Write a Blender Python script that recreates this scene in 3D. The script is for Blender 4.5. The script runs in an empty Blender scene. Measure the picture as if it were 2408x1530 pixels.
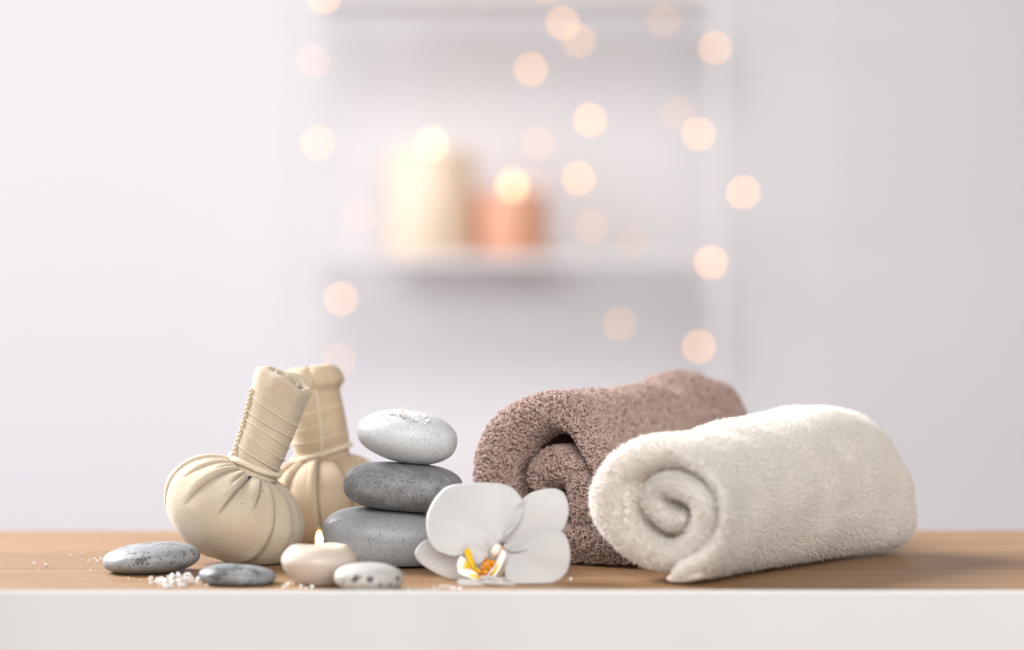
import bpy, math, random
import numpy as np
from mathutils import Vector, Matrix
from mathutils.bvhtree import BVHTree

random.seed(7)
SC = bpy.context.scene
COL = SC.collection
R = math.radians

# ------------------------------------------------------------------ camera
FPX = 85.0 / 36.0 * 2408.0          # focal length in pixels of a 2408 px wide frame
CAM_H, CAM_Y = 0.16, -1.55
cam_d = bpy.data.cameras.new('camera')
cam = bpy.data.objects.new('camera', cam_d)
COL.objects.link(cam)
cam.location = (0, CAM_Y, CAM_H)
cam.rotation_euler = (R(90), 0, 0)
cam_d.lens = 85
cam_d.sensor_width = 36
cam_d.clip_start = 0.05
cam_d.clip_end = 60
cam_d.dof.use_dof = True
cam_d.dof.focus_distance = 1.585
cam_d.dof.aperture_fstop = 2.55
SC.camera = cam

# ------------------------------------------------------------------ world, lamps, exposure
world = bpy.data.worlds.new('World')
SC.world = world
world.use_nodes = True
bgn = world.node_tree.nodes['Background']
bgn.inputs[0].default_value = (1.0, 0.975, 0.96, 1)
bgn.inputs[1].default_value = 0.25


def area(name, loc, target, sx, sy, power, color, spread=180):
    l = bpy.data.lights.new(name, 'AREA')
    l.shape = 'RECTANGLE'
    l.size, l.size_y = sx, sy
    l.energy = power
    l.color = color
    o = bpy.data.objects.new(name, l)
    COL.objects.link(o)
    o.location = loc
    d = Vector(target) - Vector(loc)
    o.rotation_euler = d.to_track_quat('-Z', 'Y').to_euler()
    l.spread = R(spread)
    return o


area('window_light', (-2.7, 1.75, 2.2), (0.15, 0.05, 0.05), 1.9, 1.7, 140, (1.0, 0.985, 0.985), 100)
area('wall_window_light', (-3.3, 1.2, 0.7), (0.8, 3.65, 0.0), 2.6, 2.6, 52, (0.86, 0.875, 1.0), 120)
area('shelf_fill', (-0.55, 1.0, 2.3), (-0.25, 3.6, 0.0), 1.4, 1.0, 12.0, (0.985, 0.97, 1.0), 95)  # unseen fill, added to brighten the shelf and the middle of the wall
area('front_fill', (0.35, -3.1, 1.5), (0.05, 0.3, 0.0), 3.4, 1.9, 152, (1.0, 0.97, 0.94))  # broad fill added behind the camera to lift the front faces

SC.view_settings.view_transform = 'Standard'
SC.view_settings.look = 'None'
SC.view_settings.exposure = 0.0
SC.view_settings.gamma = 1.0
SC.view_settings.use_curve_mapping = False
SC.render.engine = 'CYCLES'
SC.cycles.use_denoising = True
SC.cycles.use_adaptive_sampling = False
SC.cycles.max_bounces = 32
SC.cycles.diffuse_bounces = 32
SC.cycles.glossy_bounces = 6
SC.cycles.transmission_bounces = 12
SC.cycles.transparent_max_bounces = 12
SC.cycles.sample_clamp_indirect = 6.0


# ------------------------------------------------------------------ helpers
def at(px, py, d):
    """the point at distance d in front of the camera seen at (px, py) of a 2408 x 1530 frame"""
    return Vector(((px - 1204) / FPX * d, CAM_Y + d, CAM_H - (py - 765) / FPX * d))


def tag(o, label=None, cat=None, group=None, kind=None):
    if label: o['label'] = label
    if cat: o['category'] = cat
    if group: o['group'] = group
    if kind: o['kind'] = kind
    return o


def empty(name, loc):
    o = bpy.data.objects.new(name, None)
    o.empty_display_size = 0.02
    COL.objects.link(o)
    o.location = loc
    return o


def link(name, me, mat=None, parent=None, loc=None):
    o = bpy.data.objects.new(name, me)
    COL.objects.link(o)
    if mat:
        if isinstance(mat, (list, tuple)):
            for m in mat: me.materials.append(m)
        else:
            me.materials.append(mat)
    if parent: o.parent = parent
    if loc is not None: o.location = loc
    return o


def mesh(name, verts, faces, smooth=True):
    """fast mesh from numpy verts and a list of (n,k) face arrays"""
    verts = np.asarray(verts, dtype=np.float32)
    if not isinstance(faces, list): faces = [faces]
    me = bpy.data.meshes.new(name)
    me.vertices.add(len(verts))
    me.vertices.foreach_set('co', verts.ravel())
    faces = [np.asarray(f, dtype=np.int32) for f in faces if len(f)]
    loops = np.concatenate([f.ravel() for f in faces])
    tot = np.concatenate([np.full(len(f), f.shape[1], dtype=np.int32) for f in faces])
    start = np.concatenate([[0], np.cumsum(tot)[:-1]]).astype(np.int32)
    me.loops.add(len(loops))
    me.loops.foreach_set('vertex_index', loops)
    me.polygons.add(len(tot))
    me.polygons.foreach_set('loop_start', start)
    me.polygons.foreach_set('use_smooth', np.full(len(tot), smooth, dtype=bool))
    me.update(calc_edges=True)
    me.validate()
    return me


def grid_faces(nr, nc, wrap=True, off=0):
    """quads between nr rings of nc points"""
    i = np.arange(nr - 1)[:, None]
    j = np.arange(nc if wrap else nc - 1)[None, :]
    a = i * nc + j
    b = i * nc + (j + 1) % nc
    c = (i + 1) * nc + (j + 1) % nc
    d = (i + 1) * nc + j
    return np.stack([a, b, c, d], -1).reshape(-1, 4) + off


def wob(P, freq, seed, n=9):
    """smooth random field from a sum of sines, about -1..1"""
    rs = np.random.RandomState(seed)
    out = np.zeros(len(P))
    for k in range(n):
        v = rs.normal(size=3)
        v /= np.linalg.norm(v)
        out += np.sin(P @ v * freq * (0.6 + 0.9 * rs.rand()) + rs.rand() * 6.283)
    return out / (n * 0.55)


def spline(pts, n):
    """Catmull-Rom through the rows of pts, resampled to n points of equal arc length"""
    pts = np.asarray(pts, float)
    P = np.vstack([2 * pts[0] - pts[1], pts, 2 * pts[-1] - pts[-2]])
    out = []
    for i in range(1, len(P) - 2):
        t = np.linspace(0, 1, 24, endpoint=False)[:, None]
        p0, p1, p2, p3 = P[i - 1], P[i], P[i + 1], P[i + 2]
        out.append(0.5 * (2 * p1 + (p2 - p0) * t + (2 * p0 - 5 * p1 + 4 * p2 - p3) * t ** 2 + (3 * p1 - p0 - 3 * p2 + p3) * t ** 3))
    out.append(pts[-1:])
    q = np.vstack(out)
    s = np.concatenate([[0], np.cumsum(np.linalg.norm(np.diff(q[:, :2], axis=0), axis=1))])
    u = np.linspace(0, s[-1], n)
    return np.stack([np.interp(u, s, q[:, k]) for k in range(q.shape[1])], 1)


def frame_along(path):
    """parallel-transport frames of a polyline"""
    path = np.asarray(path, float)
    T = np.gradient(path, axis=0)
    T /= np.linalg.norm(T, axis=1, keepdims=True) + 1e-12
    N = np.zeros_like(T)
    a = np.array([0, 0, 1.0]) if abs(T[0][2]) < 0.9 else np.array([1.0, 0, 0])
    v = np.cross(T[0], a)
    v /= np.linalg.norm(v)
    for i in range(len(T)):
        v = v - T[i] * (v @ T[i])
        v /= np.linalg.norm(v) + 1e-12
        N[i] = v
    return T, N, np.cross(T, N)


def tube(path, rad, sides=8):
    path = np.asarray(path, float)
    n = len(path)
    rad = np.broadcast_to(rad, (n,))
    T, N, B = frame_along(path)
    a = np.linspace(0, 2 * np.pi, sides, endpoint=False)
    V = path[:, None] + rad[:, None, None] * (np.cos(a)[None, :, None] * N[:, None] + np.sin(a)[None, :, None] * B[:, None])
    V = V.reshape(-1, 3)
    F = grid_faces(n, sides)
    V = np.vstack([V, path[:1] - T[:1] * rad[0] * 0.4, path[-1:] + T[-1:] * rad[-1] * 0.4])
    k = n * sides
    j = np.arange(sides)
    cap = np.concatenate([np.stack([(j + 1) % sides, j, np.full(sides, k)], 1),
                          np.stack([(n - 1) * sides + j, (n - 1) * sides + (j + 1) % sides, np.full(sides, k + 1)], 1)])
    return V, [F, cap]


def merge(parts):
    V, F4, F3, off = [], [], [], 0
    for v, fs in parts:
        V.append(v)
        for f in (fs if isinstance(fs, list) else [fs]):
            (F4 if f.shape[1] == 4 else F3).append(f + off)
        off += len(v)
    fs = []
    if F4: fs.append(np.concatenate(F4))
    if F3: fs.append(np.concatenate(F3))
    return np.vstack(V), fs


def box(x0, x1, y0, y1, z0, z1, bev=0.0):
    import bmesh
    bm = bmesh.new()
    bmesh.ops.create_cube(bm, size=1)
    for v in bm.verts:
        v.co = Vector(((x0 + x1) / 2 + v.co.x * (x1 - x0), (y0 + y1) / 2 + v.co.y * (y1 - y0), (z0 + z1) / 2 + v.co.z * (z1 - z0)))
    if bev:
        bmesh.ops.bevel(bm, geom=bm.edges[:], offset=bev, segments=3, profile=0.5, affect='EDGES')
    me = bpy.data.meshes.new('box')
    bm.to_mesh(me)
    bm.free()
    return me


# ------------------------------------------------------------------ materials
class NT:
    def __init__(self, name):
        self.m = bpy.data.materials.new(name)
        self.m.use_nodes = True
        self.t = self.m.node_tree
        self.b = self.t.nodes['Principled BSDF']
        self.out = self.t.nodes['Material Output']

    def n(self, typ, **kw):
        nd = self.t.nodes.new(typ)
        for k, v in kw.items():
            if k.startswith('i_'):
                nd.inputs[k[2:].replace('_', ' ')].default_value = v
            else:
                setattr(nd, k, v)
        return nd

    def l(self, a, b):
        self.t.links.new(a, b)

    def set(self, **kw):
        for k, v in kw.items():
            self.b.inputs[k.replace('_', ' ')].default_value = v

    def coords(self, scale=(1, 1, 1), rot=(0, 0, 0), kind='Object'):
        tc = self.n('ShaderNodeTexCoord')
        mp = self.n('ShaderNodeMapping')
        mp.inputs['Scale'].default_value = scale
        mp.inputs['Rotation'].default_value = rot
        self.l(tc.outputs[kind], mp.inputs['Vector'])
        return mp.outputs['Vector']

    def noise(self, vec, scale, detail=4, rough=0.55, dist=0.0):
        nd = self.n('ShaderNodeTexNoise')
        nd.inputs['Scale'].default_value = scale
        nd.inputs['Detail'].default_value = detail
        nd.inputs['Roughness'].default_value = rough
        nd.inputs['Distortion'].default_value = dist
        self.l(vec, nd.inputs['Vector'])
        return nd.outputs['Fac']

    def ramp(self, fac, stops, interp='LINEAR'):
        nd = self.n('ShaderNodeValToRGB')
        nd.color_ramp.interpolation = interp
        e = nd.color_ramp.elements
        while len(e) < len(stops): e.new(0.5)
        for el, (p, c) in zip(e, stops):
            el.position = p
            el.color = (*c, 1) if not np.isscalar(c) else (c, c, c, 1)
        self.l(fac, nd.inputs['Fac'])
        return nd.outputs['Color']

    def mix(self, fac, a, b, mode='MIX'):
        nd = self.n('ShaderNodeMix', data_type='RGBA', blend_type=mode)
        for sock, v in ((nd.inputs[0], fac), (nd.inputs[6], a), (nd.inputs[7], b)):
            if isinstance(v, (int, float)):
                sock.default_value = v
            elif isinstance(v, tuple):
                sock.default_value = (*v, 1)
            else:
                self.l(v, sock)
        return nd.outputs[2]

    def bump(self, height, strength, dist=0.001, prev=None):
        nd = self.n('ShaderNodeBump')
        nd.inputs['Strength'].default_value = strength
        nd.inputs['Distance'].default_value = dist
        self.l(height, nd.inputs['Height'])
        if prev is not None: self.l(prev, nd.inputs['Normal'])
        self.l(nd.outputs['Normal'], self.b.inputs['Normal'])
        return nd.outputs['Normal']


def spots_on(t_mat, obj, verts, spots, col, jit=0.0011):
    """dark marks of their own shape at given places of a stone: (px, py, radius m, stretch)"""
    t = NT.__new__(NT)
    t.m = t_mat; t.t = t_mat.node_tree
    t.b = t.t.nodes['Principled BSDF']
    bv = BVHTree.FromPolygons([Vector(v) for v in verts], [tuple(p.vertices) for p in obj.data.polygons])
    cv = Vector((0, CAM_Y, CAM_H))
    tc = t.n('ShaderNodeTexCoord')
    nz = t.n('ShaderNodeTexNoise')
    nz.inputs['Scale'].default_value = 520
    nz.inputs['Detail'].default_value = 3
    t.l(tc.outputs['Object'], nz.inputs['Vector'])
    ma = t.n('ShaderNodeVectorMath', operation='MULTIPLY_ADD')
    t.l(nz.outputs['Color'], ma.inputs[0])
    ma.inputs[1].default_value = (jit * 5, jit * 5, jit * 5)
    t.l(tc.outputs['Object'], ma.inputs[2])
    src = t.b.inputs['Base Color'].links[0].from_socket
    for px, py, r in spots:
        r = r * 1.25
        h = bv.ray_cast(cv, (at(px, py, 1.0) - cv).normalized())
        if h[0] is None: continue
        q = h[0] - obj.location + Vector((1, 1, 1)) * jit * 2.5
        ds = t.n('ShaderNodeVectorMath', operation='DISTANCE')
        t.l(ma.outputs[0], ds.inputs[0])
        ds.inputs[1].default_value = q
        mk = t.n('ShaderNodeMapRange')
        mk.inputs['From Min'].default_value = r * 1.15
        mk.inputs['From Max'].default_value = r * 0.8
        t.l(ds.outputs['Value'], mk.inputs['Value'])
        src = t.mix(mk.outputs[0], src, col)
    t.l(src, t.b.inputs['Base Color'])


def plain(name, col, rough=0.5, **kw):
    t = NT(name)
    t.set(Base_Color=(*col, 1), Roughness=rough, **kw)
    return t.m


def mat_wall():
    t = NT('painted_wall')
    v = t.coords()
    t.l(t.mix(t.noise(v, 1.3, 3), (0.72, 0.69, 0.69), (0.74, 0.71, 0.708)), t.b.inputs['Base Color'])
    t.set(Roughness=0.9)
    t.bump(t.noise(v, 180, 3), 0.15, 0.001)
    return t.m


def mat_wood():
    t = NT('oak_planks')
    tc = t.n('ShaderNodeTexCoord')
    sep = t.n('ShaderNodeSeparateXYZ')
    t.l(tc.outputs['Object'], sep.inputs[0])
    plank = t.n('ShaderNodeMath', operation='MULTIPLY')
    plank.inputs[1].default_value = 1 / 0.118
    add = t.n('ShaderNodeMath', operation='ADD')
    add.inputs[1].default_value = 0.083
    t.l(sep.outputs['Y'], add.inputs[0])
    t.l(add.outputs[0], plank.inputs[0])
    fl = t.n('ShaderNodeMath', operation='FLOOR')
    t.l(plank.outputs[0], fl.inputs[0])
    fr = t.n('ShaderNodeMath', operation='FRACT')
    t.l(plank.outputs[0], fr.inputs[0])
    wn = t.n('ShaderNodeTexWhiteNoise', noise_dimensions='1D')
    t.l(fl.outputs[0], wn.inputs['W'])
    off = t.n('ShaderNodeVectorMath', operation='MULTIPLY_ADD')
    t.l(wn.outputs['Color'], off.inputs[0])
    off.inputs[1].default_value = (5, 3, 1)
    t.l(tc.outputs['Object'], off.inputs[2])
    mp = t.n('ShaderNodeMapping')
    mp.inputs['Scale'].default_value = (1.1, 22, 22)
    t.l(off.outputs[0], mp.inputs['Vector'])
    g1 = t.noise(mp.outputs['Vector'], 2.6, 6, 0.62, 0.5)
    mp2 = t.n('ShaderNodeMapping')
    mp2.inputs['Scale'].default_value = (4, 190, 60)
    t.l(off.outputs[0], mp2.inputs['Vector'])
    g2 = t.noise(mp2.outputs['Vector'], 2.0, 3, 0.6)
    c = t.ramp(g1, [(0.28, (0.20, 0.10, 0.042)), (0.5, (0.305, 0.172, 0.08)), (0.75, (0.385, 0.232, 0.118))])
    c = t.mix(0.5, c, t.ramp(g2, [(0.35, (0.14, 0.07, 0.034)), (0.65, (0.42, 0.265, 0.145))]))
    tone = t.ramp(wn.outputs['Value'], [(0, 0.84), (1, 1.02)])
    c = t.mix(1.0, c, tone, 'MULTIPLY')
    seam = t.ramp(fr.outputs[0], [(0.0, 0.35), (0.012, 1.0), (0.988, 1.0), (1.0, 0.35)])
    c = t.mix(1.0, c, seam, 'MULTIPLY')
    t.l(c, t.b.inputs['Base Color'])
    t.set(Roughness=0.5)
    t.b.inputs['Specular IOR Level'].default_value = 0.35
    nb = t.bump(g2, 0.12, 0.0006)
    t.bump(seam, 0.4, 0.0006, nb)
    return t.m


def mat_whiteboard():
    t = NT('white_lacquer')
    v = t.coords((9, 9, 1.2))
    f = t.noise(v, 0.9, 2, 0.5)
    t.l(t.ramp(f, [(0.3, (0.605, 0.59, 0.58)), (0.5, (0.63, 0.63, 0.625)), (0.72, (0.645, 0.625, 0.615))]), t.b.inputs['Base Color'])
    t.set(Roughness=0.38)
    t.bump(t.noise(t.coords(), 30, 2), 0.05, 0.001)
    return t.m


def mat_stone(name, base, alt, speck=None, speck_scale=420, speck_thr=0.62, mott=40, pits=0.25, rough=0.5,
              grain=0.5, blot=None, blot_scale=60, blot_thr=0.64, blot_stretch=(1, 1, 1), seed=0.0):
    t = NT(name)
    v0 = t.coords()
    sh = t.n('ShaderNodeVectorMath', operation='ADD')
    sh.inputs[1].default_value = (seed, seed * 0.7, seed * 1.3)
    t.l(v0, sh.inputs[0])
    v = sh.outputs[0]
    m = t.noise(v, mott, 6, 0.62)
    c = t.ramp(m, [(0.36, alt), (0.62, base)])
    fine = t.noise(v, 900, 4, 0.7)
    c = t.mix(grain, c, t.ramp(fine, [(0.3, 0.5), (0.7, 1.4)]), 'MULTIPLY')
    h = fine
    if speck is not None:
        s = t.noise(v, speck_scale, 2, 0.5)
        sm = t.ramp(s, [(speck_thr, 0.0), (speck_thr + 0.05, 1.0)])
        c = t.mix(sm, c, speck)
    if blot is not None:
        mp = t.n('ShaderNodeMapping')
        mp.inputs['Scale'].default_value = blot_stretch
        t.l(v, mp.inputs['Vector'])
        b = t.noise(mp.outputs['Vector'], blot_scale, 3, 0.6, 0.4)
        bmk = t.ramp(b, [(blot_thr, 0.0), (blot_thr + 0.05, 1.0)])
        c = t.mix(bmk, c, blot)
    t.l(c, t.b.inputs['Base Color'])
    t.set(Roughness=rough)
    nb = t.bump(h, pits, 0.0005)
    nb = t.bump(t.noise(v, 120, 3, 0.55), 0.22, 0.0012, nb)
    if speck is not None:
        inv = t.ramp(s, [(speck_thr - 0.02, 1.0), (speck_thr + 0.06, 0.0)])
        t.bump(inv, 0.5, 0.0006, nb)
    return t.m


def mat_cloth(name, base, dark, twill=1.55e-3, tw=0.5):
    t = NT(name)
    uv = t.coords(kind='UV')
    obj = t.coords()
    w = t.n('ShaderNodeTexWave', wave_type='BANDS', bands_direction='Y')
    w.inputs['Scale'].default_value = 1.0 / twill / 3.1831 / 2 * 2 * 0.5 * 3.1416 / 1.5708
    w.inputs['Distortion'].default_value = 0.35
    w.inputs['Detail'].default_value = 1
    w.inputs['Detail Scale'].default_value = 2.0
    t.l(uv, w.inputs['Vector'])
    n1 = t.noise(obj, 38, 4, 0.6)
    c = t.ramp(n1, [(0.3, dark), (0.65, base)])
    c = t.mix(tw, c, t.ramp(w.outputs['Fac'], [(0.08, 0.62), (0.6, 1.06)]), 'MULTIPLY')
    fib = t.noise(obj, 1500, 2, 0.6)
    c = t.mix(0.35, c, t.ramp(fib, [(0.3, 0.75), (0.7, 1.15)]), 'MULTIPLY')
    sp = t.noise(obj, 330, 1, 0.5)
    c = t.mix(t.ramp(sp, [(0.765, 0.0), (0.79, 0.8)]), c, (0.16, 0.10, 0.06))
    t.l(c, t.b.inputs['Base Color'])
    t.set(Roughness=0.95)
    t.b.inputs['Sheen Weight'].default_value = 0.25
    t.b.inputs['Sheen Roughness'].default_value = 0.4
    nb = t.bump(w.outputs['Fac'], tw * 0.6, 0.0005)
    nb = t.bump(fib, 0.18, 0.0004, nb)
    t.bump(t.noise(obj, 110, 3, 0.55), 0.28, 0.0016, nb)
    return t.m


def mat_terry(name, base, alt, sss=0.0, rough=0.95):
    t = NT(name)
    a = t.n('ShaderNodeAttribute', attribute_name='tint')
    c = t.ramp(a.outputs['Fac'], [(0.0, alt), (1.0, base)])
    t.l(c, t.b.inputs['Base Color'])
    t.set(Roughness=rough)
    if sss:
        tr = t.n('ShaderNodeBsdfTranslucent')
        t.l(c, tr.inputs['Color'])
        mx = t.n('ShaderNodeMixShader')
        mx.inputs[0].default_value = sss
        t.l(t.b.outputs[0], mx.inputs[1])
        t.l(tr.outputs[0], mx.inputs[2])
        t.l(mx.outputs[0], t.out.inputs['Surface'])
    return t.m


def mat_petal():
    t = NT('orchid_white')
    uv = t.coords((0.5, 26, 1), kind='UV')
    v = t.noise(uv, 1.7, 4, 0.55)
    c = t.ramp(v, [(0.3, (0.675, 0.668, 0.668)), (0.7, (0.705, 0.70, 0.70))])
    t.l(c, t.b.inputs['Base Color'])
    t.set(Roughness=0.5)
    t.b.inputs['Sheen Weight'].default_value = 0.15
    t.bump(v, 0.12, 0.001)
    tr = t.n('ShaderNodeBsdfTranslucent')
    t.l(c, tr.inputs['Color'])
    mx = t.n('ShaderNodeMixShader')
    mx.inputs[0].default_value = 0.38
    t.l(t.b.outputs[0], mx.inputs[1])
    t.l(tr.outputs[0], mx.inputs[2])
    t.l(mx.outputs[0], t.out.inputs['Surface'])
    return t.m


def mat_lip():
    """white lip that turns yellow towards its throat (the flower's own marking, along the petal's length)"""
    t = NT('orchid_lip')
    tc = t.n('ShaderNodeTexCoord')
    sep = t.n('ShaderNodeSeparateXYZ')
    t.l(tc.outputs['UV'], sep.inputs[0])
    nz = t.noise(t.coords(), 260, 3, 0.6)
    ad = t.n('ShaderNodeMath', operation='MULTIPLY_ADD')
    ad.inputs[1].default_value = 0.25
    t.l(nz, ad.inputs[0])
    t.l(sep.outputs['X'], ad.inputs[2])
    c = t.ramp(ad.outputs[0], [(0.30, (0.80, 0.50, 0.015)), (0.55, (0.82, 0.58, 0.03)), (0.66, (0.84, 0.80, 0.62)), (0.85, (0.85, 0.84, 0.82))])
    t.l(c, t.b.inputs['Base Color'])
    t.set(Roughness=0.45)
    return t.m


def mat_wax(name, col, sss=0.35, rad=0.02, rough=0.38):
    t = NT(name)
    v = t.coords()
    t.l(t.mix(t.noise(v, 60, 3), tuple(x * 0.96 for x in col), tuple(min(1, x * 1.03) for x in col)), t.b.inputs['Base Color'])
    t.set(Roughness=rough)
    t.b.inputs['Subsurface Weight'].default_value = sss
    t.b.inputs['Subsurface Radius'].default_value = (1.0, 0.7, 0.45)
    t.b.inputs['Subsurface Scale'].default_value = rad
    t.bump(t.noise(v, 130, 3), 0.12, 0.001)
    return t.m


def mat_salt():
    t = NT('sea_salt')
    v = t.coords()
    t.set(Base_Color=(0.95, 0.94, 0.925, 1), Roughness=0.25, IOR=1.5)
    t.b.inputs['Transmission Weight'].default_value = 0.42
    t.b.inputs['Subsurface Weight'].default_value = 0.4
    t.b.inputs['Subsurface Radius'].default_value = (1, 1, 0.95)
    t.b.inputs['Subsurface Scale'].default_value = 0.003
    t.bump(t.noise(v, 700, 3), 0.3, 0.0005)
    return t.m


def mat_flame(name, strength, cols):
    t = NT(name)
    tc = t.n('ShaderNodeTexCoord')
    sep = t.n('ShaderNodeSeparateXYZ')
    t.l(tc.outputs['Generated'], sep.inputs[0])
    c = t.ramp(sep.outputs['Z'], cols)
    em = t.n('ShaderNodeEmission')
    t.l(c, em.inputs['Color'])
    em.inputs['Strength'].default_value = strength
    t.l(em.outputs[0], t.out.inputs['Surface'])
    return t.m


def mat_bulb():
    t = NT('fairy_light_bulb')
    oi = t.n('ShaderNodeObjectInfo')
    em = t.n('ShaderNodeEmission')
    t.l(oi.outputs['Color'], em.inputs['Color'])
    t.l(oi.outputs['Alpha'], em.inputs['Strength'])
    t.l(em.outputs[0], t.out.inputs['Surface'])
    return t.m


M_WALL = mat_wall()
M_WOOD = mat_wood()
M_BOARD = mat_whiteboard()
M_SHELF = plain('shelf_white', (0.74, 0.71, 0.70), 0.85)
M_CLOTH = mat_cloth('twill_cloth', (0.53, 0.45, 0.345), (0.47, 0.39, 0.285))
M_CLOTH_B = mat_cloth('twill_cloth_warm', (0.55, 0.435, 0.305), (0.45, 0.345, 0.23))
M_CLOTH_H = mat_cloth('twill_handle', (0.53, 0.45, 0.34), (0.475, 0.39, 0.285), 1.3e-3, 0.22)
M_STRING = mat_cloth('cotton_string', (0.70, 0.61, 0.47), (0.62, 0.53, 0.39), 0.9e-3)
M_PETAL = mat_petal()
M_LIP = mat_lip()
M_SALT = mat_salt()
M_WICK = plain('burnt_wick', (0.03, 0.025, 0.02), 0.9)

# ------------------------------------------------------------------ setting: wall, table
wall = link('wall', box(-7, 7, 3.65, 3.85, -1.4, 4.0), M_WALL)
tag(wall, kind='structure')

T_FRONT, T_BACK = 1.415 + CAM_Y, 1.885 + CAM_Y
table = empty('table', (0, (T_FRONT + T_BACK) / 2, -0.04))
tag(table, 'light oak plank table with a white front edge carrying the spa things', 'table')
o = link('tabletop', box(-1.1, 1.1, T_FRONT, T_BACK, -0.04, 0.0, 0.002), M_WOOD)
o.parent = table; o.matrix_parent_inverse = Matrix.Translation(-table.location)
o = link('front_edge', box(-1.1, 1.1, T_FRONT - 0.0045, T_FRONT - 0.0005, -0.16, 0.005, 0.0015), M_BOARD)
o.parent = table; o.matrix_parent_inverse = Matrix.Translation(-table.location)

# ------------------------------------------------------------------ background shelf and its candles
SD = 5.0
sx0, sx1 = at(742, 600, SD).x, at(1690, 600, SD).x
sh_z = at(0, 604, SD).z
sh_top = at(0, -8, SD).z
y0s, y1s = SD + CAM_Y - 0.10, SD + CAM_Y + 0.10
shelf = empty('shelf_unit', ((sx0 + sx1) / 2, (y0s + y1s) / 2, -1.2))
tag(shelf, 'white open shelf unit standing against the far wall, out of focus', 'shelf')


def child_box(name, parent, mat, *a):
    o = link(name, box(*a), mat)
    o.parent = parent
    o.matrix_parent_inverse = Matrix.Translation(-parent.location)
    return o


pw = 0.016
for xs in (sx0, sx1 - pw):
    child_box('post', shelf, M_SHELF, xs, xs + pw, y0s, y0s + pw, -1.2, sh_top + 0.6, 0.002)
for zz in (sh_top, sh_z, sh_z - 0.52):
    child_box('shelf_board', shelf, M_SHELF, sx0 + pw + 0.001, sx1 - pw - 0.001, y0s + 0.002, y1s - 0.002, zz - 0.018, zz, 0.002)


def lathe(profile, n=64, wobble=None):
    """profile rows (r, z), bottom to top, closed on the axis at both ends"""
    pr = np.asarray(profile, float)
    a = np.linspace(0, 2 * np.pi, n, endpoint=False)
    V = np.stack([pr[:, 0:1] * np.cos(a), pr[:, 0:1] * np.sin(a), np.repeat(pr[:, 1:2], n, 1)], -1).reshape(-1, 3)
    if wobble is not None: V = wobble(V)
    k = len(V)
    F = grid_faces(len(pr), n)
    V = np.vstack([V, [[0, 0, pr[0, 1]], [0, 0, pr[-1, 1]]]])
    j = np.arange(n)
    cap = np.concatenate([np.stack([(j + 1) % n, j, np.full(n, k)], 1),
                          np.stack([(len(pr) - 1) * n + j, (len(pr) - 1) * n + (j + 1) % n, np.full(n, k + 1)], 1)])
    return V, [F, cap]


FLAME_PROF = [(0.02, 0.0), (0.6, 0.04), (0.9, 0.14), (1.0, 0.3), (0.99, 0.45), (0.88, 0.62), (0.65, 0.79), (0.34, 0.93), (0.02, 1.0)]


def flame_mesh(r, h):
    s = spline(FLAME_PROF, 24)
    return mesh('flame', *lathe(np.stack([s[:, 0] * r, s[:, 1] * h], 1), 24))


M_FLAME_BG = mat_flame('flame_far', 6, [(0, (1, 0.55, 0.18)), (0.6, (1, 0.72, 0.32))])
for nm, cx, cy_top, rad, mat, lab in (
        ('pillar_candle', 1014, 358, 106, mat_wax('ivory_wax', (0.86, 0.68, 0.51), 0.15, 0.03), 'tall ivory pillar candle burning on the far shelf'),
        ('pillar_candle', 1204, 455, 83, mat_wax('peach_wax', (0.72, 0.37, 0.235), 0.15, 0.03), 'short peach pillar candle burning on the far shelf')):
    p = at(cx, 604, SD)
    rr = rad / FPX * SD
    hh = at(cx, cy_top, SD).z - sh_z
    e = empty(nm, (p.x, p.y, sh_z))
    tag(e, lab, 'candle')
    pr = [(rr * 0.97, 0), (rr, 0.004), (rr, hh - 0.006), (rr * 0.96, hh), (rr * 0.85, hh - 0.004), (rr * 0.3, hh - 0.010), (0.004, hh - 0.011)]
    link('wax', mesh('wax', *lathe(pr, 48)), mat, e)
    link('wick', mesh('wick', *tube([(0, 0, hh - 0.012), (0.001, 0, hh - 0.002), (0.002, 0, hh + 0.004)], 0.0012, 6)), M_WICK, e)
    link('flame', flame_mesh(0.0085, 0.028), M_FLAME_BG, e, (0.001, 0, hh + 0.0015))

# ------------------------------------------------------------------ fairy lights
M_BULB = mat_bulb()
M_WIRE = plain('clear_wire', (0.75, 0.72, 0.70), 0.4)
BD = 4.84


def uv_sphere(n=16, m=10):
    th = np.linspace(0.05, np.pi - 0.05, m)
    return lathe(np.stack([np.sin(th), -np.cos(th)], 1), n)


bulb_me = mesh('bulb', uv_sphere()[0] * 0.0054, uv_sphere()[1])
bulb_me.materials.append(M_BULB)
STRANDS = [
    ('fairy light strand with warm bulbs hanging down the left shelf post',
     [(762, -6, 1.0), (735, 143, 0.4), (747, 337, 0.85), (847, 510, 0.3), (802, 703, 0.95), (797, 845, 0.4)]),
    ('fairy light strand with warm bulbs hanging between the shelf candles and the right post',
     [(1283, -30, 0.5), (1323, 55, 1.0), (1361, 97, 0.7), (1248, 163, 0.95), (1387, 283, 1.1), (1267, 337, 0.35), (1255, 436, 0.25),
      (1360, 420, 1.0), (1390, 535, 0.45), (1487, 570, 0.2), (1457, 763, 0.5)]),
    ('fairy light strand with warm bulbs hanging along the right shelf post',
     [(1645, -34, 0.4), (1560, 50, 0.4), (1681, 113, 0.85), (1594, 268, 0.35), (1643, 316, 1.0), (1748, 453, 1.1), (1672, 618, 1.15), (1643, 816, 1.05)]),
]
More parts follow.
